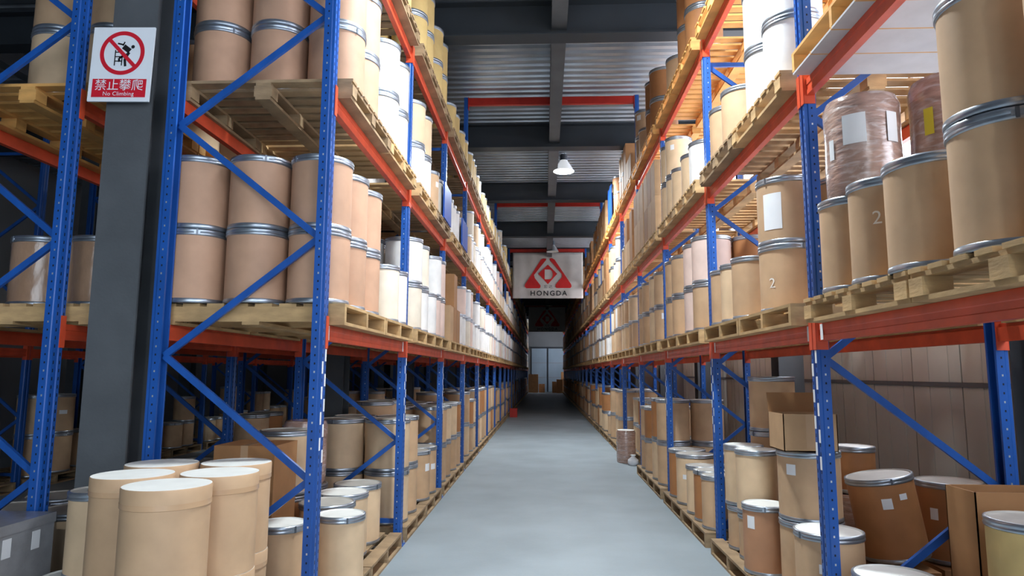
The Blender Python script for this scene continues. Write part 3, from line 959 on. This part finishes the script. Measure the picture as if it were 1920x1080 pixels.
def pick(kind, most, split):
    rs = sorted([r for r in REC if r['kind'] == kind], key=lambda r: -r['hits'])
    ok = [r for r in rs if r['hits'] >= 2 or (r['force'] and r['hits'] > 0)][:most]
    ids = {id(r) for r in ok}
    return ok[:split], ok[split:], [r for r in rs if id(r) not in ids]


def extras(root, r, R):
    for e in r['extra']:
        if e[0] == 'patch':
            link('paper_label', patch(R + .0065 if r['t'] in 'WG' else R + .0015, e[1], e[2], e[3], e[4], e[5]).mesh('paper_label'), root)
        else:
            me = text_mesh('chalk_mark', e[1], e[2], 'chalk')
            a = e[3]
            for vtx in me.vertices:       # bend the figure round the drum
                q = a + vtx.co.x / R
                vtx.co = Vector(((R + .002) * math.cos(q), (R + .002) * math.sin(q), e[4] + vtx.co.y))
            link('chalk_mark', me, root)


def group_of(r):
    return r.get('group') or {'drum': 'drums stored on the racks', 'pallet': 'pallets on the racks', 'carton': 'cartons on the racks'}[r['kind']]


big, mid, rest = pick('drum', 300, 170)
for r in big:
    root = link('fiber_drum' if r['t'] not in 'WG' else 'wrapped_drum', None); root.matrix_world = matrix(r)
    tag(root, r['label'], 'drum', group_of(r))
    for nm, me in drum_split(r['t'], r['tint'], r['lid']):
        q = link(nm, me, root)
        if nm == 'locking_ring':
            R, H = DT[r['t']]; a = random.uniform(-2.8, -1.2) if r['rz'] == 0 else random.uniform(0, 6.28)
            link('latch', LATCH, q, ((R + .002) * math.cos(a), (R + .002) * math.sin(a), H - .024), (0, 0, a + PI / 2))
    if not r['extra'] and r['t'] not in 'PWG' and random.random() < .16:
        a = (-PI / 4 if r['x'] < 0 else -3 * PI / 4) + random.uniform(-.4, .4) - r['rz']; zt = random.uniform(.26, .34)
        r['extra'] = (('patch', zt, zt + random.uniform(.05, .09), a, a + random.uniform(.3, .5), 'paper'),)
    extras(root, r, DT[r['t']][0])
for r in mid:
    root = link('fiber_drum' if r['t'] not in 'WG' else 'wrapped_drum', drum_single(r['t'], r['tint'], r['lid'], r['n'])[1]); root.matrix_world = matrix(r)
    tag(root, r['label'], 'drum', group_of(r))
joined('stored_drums', rest, 'fibre drums deep in the racks and far down the aisle', 'drums')

big, mid, rest = pick('pallet', 150, 60)
for r in big:
    root = link('wooden_pallet', None); root.matrix_world = matrix(r); tag(root, r['label'], 'pallet', group_of(r))
    for nm, a, b, c, x, y, z, m in pallet_parts(r['k'], r['w']): link(nm, plank(a, b, c, m), root, (x, y, z))
for r in mid:
    root = link('wooden_pallet', pal_single(r['k'], r['w'])[1]); root.matrix_world = matrix(r); tag(root, r['label'], 'pallet', group_of(r))
joined('stored_pallets', rest, 'pallets deep in the racks and far down the aisle', 'pallets')

big, mid, rest = pick('carton', 150, 40)
for r in big:
    root = link('carton', None); root.matrix_world = matrix(r); tag(root, r['label'], 'carton', group_of(r))
    for nm, me in carton_single(*r['s'], r['m'])[2]: link(nm, me, root)
for r in mid:
    root = link('carton', carton_single(*r['s'], r['m'])[1]); root.matrix_world = matrix(r); tag(root, r['label'], 'carton', group_of(r))
joined('stored_cartons', rest, 'cartons far down the aisle', 'cartons')

# ------------------------------------------------------------------ single things
# open carton on the drum stack by the right post
oc = thing('open_carton', 'small open carton with raised flap on the drums behind right post', 'carton', (1.80, 4.88, z0 + .945))
W_, D_, H_ = .36, .3, .25
for nm, mb in carton_parts(W_, D_, H_, 'carton_pale', True): link(nm, mb.mesh(nm), oc)
mb = MB(); mb.box(-W_ / 2, W_ / 2, 0, .005, 0, .14, 'carton'); link('flap', mb.mesh('flap'), oc, (0, D_ / 2 - .005, H_), (-.2, 0, 0))
mb = MB(); mb.box(-.03, .03, -D_ / 2 - .001, -D_ / 2, .02, H_, 'tape'); link('tape', mb.mesh('tape'), oc)
# cardboard box with open flaps at the right
cb = thing('tall_carton', 'tall open brown carton with a flap out, right of leaning drum', 'carton', (2.47, 3.82, 0), (0, 0, 0))
for nm, mb in carton_parts(.5, .26, 1.0, 'carton', True): link(nm, mb.mesh(nm), cb)
mb = MB(); mb.box(0, .22, -.13, .13, 0, .005, 'carton'); link('flap', mb.mesh('flap'), cb, (.25, 0, 1.0), (0, -.06, 0))
# grey wrapped bale, front left
gb = thing('wrapped_bale', 'grey film-wrapped block of cartons at the front left edge', 'bale', (-3.22, 3.64, 0))
mb = MB(); mb.box(-.34, .34, -.33, .33, 0, .76, 'wrap_grey'); link('bale', mb.mesh('bale'), gb)
mb = MB(); mb.box(-.345, .345, -.335, .335, .72, .775, 'wrap_grey'); link('film_top', mb.mesh('film_top'), gb)
for yy in (-.02, .19):
    mb = MB(); mb.box(.3405, .342, yy - .03, yy + .03, .6, .7, 'paper'); link('paper_label', mb.mesh('paper_label'), gb)
# pale boards lying on the right second-shelf pallet
# blue boards
for (x, yy, z, sy, sz, lab) in ((-1.245, YL(2) + 1.95, DECK[2], .6, .46, 'upright blue plastic board on the left second shelf, nearer one'), (-1.245, YL(3) + 1.4, DECK[2], .7, .42, 'upright blue plastic board on the left second shelf, farther one'),
                                (1.49, YR(5) + 1.2, DECK[3], .8, .75, 'upright blue plastic board on the right top shelf')):
    o = thing('plastic_board', lab, 'board', (x, yy, z), group='blue plastic boards')
    mb = MB(); mb.box(-.01, .01, -sy / 2, sy / 2, 0, sz, 'plastic_blue'); link('sheet', mb.mesh('sheet'), o)
    mb = MB()
    for t in (-.25, .25): mb.box(-.02, -.01, t * sy - .02, t * sy + .02, 0, sz, 'plastic_blue')
    link('rib', mb.mesh('rib'), o)
# white bag by the aisle drum
bg = MB(); bg.lathe([[(0, 0), (.06, 0), (.1, .04), (.09, .1), (.03, .15), (.05, .18), (.0, .19)]], 14, 'bag_white')
o = link('plastic_bag', bg.mesh('plastic_bag'), None, (1.56, 12.2, 0)); tag(o, 'crumpled white plastic bag on the floor by the aisle drum', 'bag')
# red box far left
rb = thing('red_box', 'small red box on the floor against the far left rack', 'box', (XL + .25, 25.0, 0))
mb = MB(); mb.box(-.13, .13, -.2, .2, 0, .3, 'red_paint'); link('box', mb.mesh('box'), rb)
mb = MB(); mb.box(-.135, .135, -.205, .205, .27, .31, 'red_paint'); link('lid', mb.mesh('lid'), rb)
# boxes before the far door
for i, (x, yy, s, h) in enumerate(((-.9, 56.5, .8, 1.5), (-.2, 56.8, .5, .7), (1.0, 56.2, .7, .9), (1.65, 56.6, .5, 1.7), (1.25, 55.45, .5, 1.1))):
    o = thing('carton', 'brown carton stack before the far door, %s from the left' % ORD[i + 1], 'carton', (x, yy, 0), group='cartons before the far door')
    for nm, mb in carton_parts(s, s, h, 'carton'): link(nm, mb.mesh(nm), o)

# no-climbing sign on the column
sg = thing('warning_sign', 'white and red no climbing warning sign on the grey column', 'sign', (-2.712, 3.985, 3.555), (0, .02, 0))
SW, SH = .405, .5
mb = MB(); mb.box(-SW / 2, SW / 2, 0, .012, -SH / 2, SH / 2, 'sign_white'); link('board', mb.mesh('sign_board'), sg)
mb = MB(); v = []; n = 64; R1, R2, cz = .148, .121, .075
for i in range(n):
    a = 2 * PI * i / n
    v += [(R1 * math.cos(a), -.0012, cz + R1 * math.sin(a)), (R2 * math.cos(a), -.0012, cz + R2 * math.sin(a))]
mb.add(v, [(2 * i, (2 * i + 2) % (2 * n), (2 * i + 3) % (2 * n), 2 * i + 1) for i in range(n)], 'sign_red')
d = Vector((1, 0, -1)).normalized(); e = Vector((1, 0, 1)).normalized() * .012; c0 = Vector((0, -.0022, cz))
mb.add([c0 - d * .13 - e, c0 + d * .13 - e, c0 + d * .13 + e, c0 - d * .13 + e], [(0, 1, 2, 3)], 'sign_red')
link('prohibition_ring', mb.mesh('prohibition_ring'), sg)
mb = MB()


def stroke(p, q, w):
    p = Vector((p[0], -.0016, p[1] + cz)); q = Vector((q[0], -.0016, q[1] + cz)); dd = (q - p).normalized(); nn = Vector((-dd.z, 0, dd.x)) * w / 2
    mb.add([p - nn, q - nn, q + nn, p + nn], [(0, 1, 2, 3)], 'black')


stroke((-.045, -.085), (-.045, .02), .007); stroke((.002, -.085), (.002, -.0), .007)      # ladder
for zz_ in (-.055, -.025, .005): stroke((-.045, zz_), (.002, zz_), .007)
stroke((.005, .045), (.05, .012), .034); stroke((.008, .055), (-.035, .065), .01)          # trunk, arm
stroke((.0, .05), (.012, .075), .009); stroke((.045, .005), (.02, -.04), .02); stroke((.02, -.04), (.028, -.09), .016); stroke((.03, -.01), (-.018, -.035), .016); stroke((-.018, -.035), (-.015, -.06), .014)
mb.add([(.068 + .012 * math.cos(2 * PI * i / 14), -.0016, cz + .042 + .012 * math.sin(2 * PI * i / 14)) for i in range(14)], [tuple(range(14))], 'black')
link('climber_symbol', mb.mesh('climber_symbol'), sg)
mb = MB(); mb.add([(-.178, -.001, -.222), (.178, -.001, -.222), (.178, -.001, -.1), (-.178, -.001, -.1)], [(0, 1, 2, 3)], 'sign_red'); link('red_band', mb.mesh('red_band'), sg)
link('lettering', text_mesh('lettering', '\u7981\u6b62\u6500\u722c', .08, 'sign_white', 1.02), sg, (0, -.002, -.146), (PI / 2, 0, 0))
link('lettering', text_mesh('lettering', 'No Climbing', .038, 'sign_white', 1.05), sg, (.0, -.002, -.2), (PI / 2, 0, 0))
for xx in (-1, 1):
    mb = MB(); mb.box(xx * .05 - .008, xx * .05 + .008, .012, .06, -.16, .16, 'steel_dark'); link('bracket', mb.mesh('bracket'), sg)

# banners
def banner(label, yy, x0, x1, z0_, z1_, print_it):
    b = thing('banner', label, 'banner', ((x0 + x1) / 2, yy, (z0_ + z1_) / 2))
    W, H = x1 - x0, z1_ - z0_
    nx, nz = 40, 16
    wave = lambda x, z: .012 * math.sin(x * 5 + z * 1.3) * (1 - (z / H + .5) * .6) + .006 * math.sin(x * 13)
    m = MB(); v = [(-W / 2 + W * i / nx, wave(-W / 2 + W * i / nx, -H / 2 + H * j / nz), -H / 2 + H * j / nz) for j in range(nz + 1) for i in range(nx + 1)]
    m.add(v, [(j * (nx + 1) + i, j * (nx + 1) + i + 1, (j + 1) * (nx + 1) + i + 1, (j + 1) * (nx + 1) + i) for j in range(nz) for i in range(nx)], 'cloth', True)
    ob = link('cloth', m.mesh('cloth'), b)
    md = ob.modifiers.new('t', 'SOLIDIFY'); md.thickness = .003
    # emblem: units of the photograph's banner (920 wide, 595 high)
    T = lambda p: ((p[0] - 610) / 925 * W, -.024, -(p[1] - 525) / 595 * H)
    shapes = [[(555, 305), (590, 308), (588, 325), (430, 520), (440, 560), (515, 655), (515, 680), (500, 693), (330, 693), (308, 672), (310, 645), (520, 320)],
              [(665, 300), (635, 306), (636, 325), (795, 510), (795, 550), (712, 645), (710, 675), (725, 690), (905, 690), (922, 670), (915, 640), (700, 320)]]
    for k, sh in enumerate(shapes):
        m = MB(); tri = tessellate_polygon([[Vector((p[0], -p[1], 0)) for p in sh]]); m.add([T(p) for p in sh], [tuple(t) for t in tri], 'logo_red'); link('emblem', m.mesh('emblem'), b)
    dia = [(612, 385), (735, 505), (612, 640), (485, 505)]
    D = [(570, 450), (630, 450)] + [(630 + 45 * math.sin(a), 513 - 63 * math.cos(a)) for a in [PI * i / 10 for i in range(1, 10)]] + [(630, 576), (570, 576)]
    m = MB(); loops = [[Vector((p[0], -p[1], 0)) for p in dia], [Vector((p[0], -p[1], 0)) for p in D]]
    tri = tessellate_polygon(loops); m.add([T(p) for p in dia + D], [tuple(t) for t in tri], 'logo_red'); link('emblem', m.mesh('emblem'), b)
    if print_it:
        link('lettering', text_mesh('lettering', 'HONGDA', .27, 'black', 1.3, .004), b, (T((620, 760))[0], -.024, T((620, 760))[2]), (PI / 2, 0, 0))
        link('lettering', text_mesh('lettering', '\u5b8f\u8fbe', .15, 'print_grey', 1.5), b, (T((615, 675))[0], -.024, T((615, 675))[2]), (PI / 2, 0, 0))
    for xx in (-.45, -.15, .15, .45):
        m = MB(); m.tube((xx * W, 0, H / 2 - .02), (xx * W, 0, H / 2 + .03), .006, 'steel'); link('tie_cord', m.mesh('tie_cord'), b)


banner('white cloth banner with red triangular emblem hanging across the aisle', YL(10) - .07, -1.22, 1.5, 4.46, 6.25, True)
banner('dim second banner with red emblem, far behind the first', YL(19) - .07, -1.1, 1.5, 4.5, 6.25, True)

# high-bay lamps
def lamp(x, yy, z, label, lit=True):
    o = thing('high_bay_lamp', label, 'lamp', (x, yy, z), group='high-bay lamps over the aisle')
    m = MB(); m.lathe([[(.085, .24), (.1, .2), (.16, .12), (.225, .0), (.23, -.01)]], 28, 'lamp_shade' if lit else 'lamp_metal'); link('reflector', m.mesh('reflector'), o)
    m = MB(); m.lathe([[(0, -.008), (.222, -.008), (.222, .0)]], 28, 'lamp_glow' if lit else 'lid_white'); link('diffuser', m.mesh('diffuser'), o)
    if lit:
        l = bpy.data.lights.new('lamp_light', 'AREA'); l.shape = 'DISK'; l.size = .42; l.energy = LAMP_W; l.color = (.85, .94, 1); l.spread = math.radians(165)
        lo = bpy.data.objects.new('lamp_light', l); COL.objects.link(lo); lo.parent = o; lo.location = (0, 0, -.02)
    m = MB(); m.lathe([[(.05, .4), (.08, .36), (.085, .24)]], 20, 'steel_dark'); link('housing', m.mesh('housing'), o)
    m = MB(); m.tube((0, 0, .38), (0, 0, CEIL - z), .01, 'steel_dark'); link('hanger', m.mesh('hanger'), o)


lamp(.44, 4.7, 6.07, 'lit high-bay lamp over the near end of the aisle')
lamp(.44, -5.2, 6.07, 'lit high-bay lamp over the entrance')
lamp(.44, 14.6, 6.07, 'lit high-bay lamp with round reflector under the steel deck')
lamp(.31, 24.5, 6.05, 'unlit high-bay lamp seen just above the banner', False)
lamp(.34, 44.6, 6.05, 'distant high-bay lamp beyond the banner', False)
print('records', len(REC), 'objects', len(bpy.data.objects))
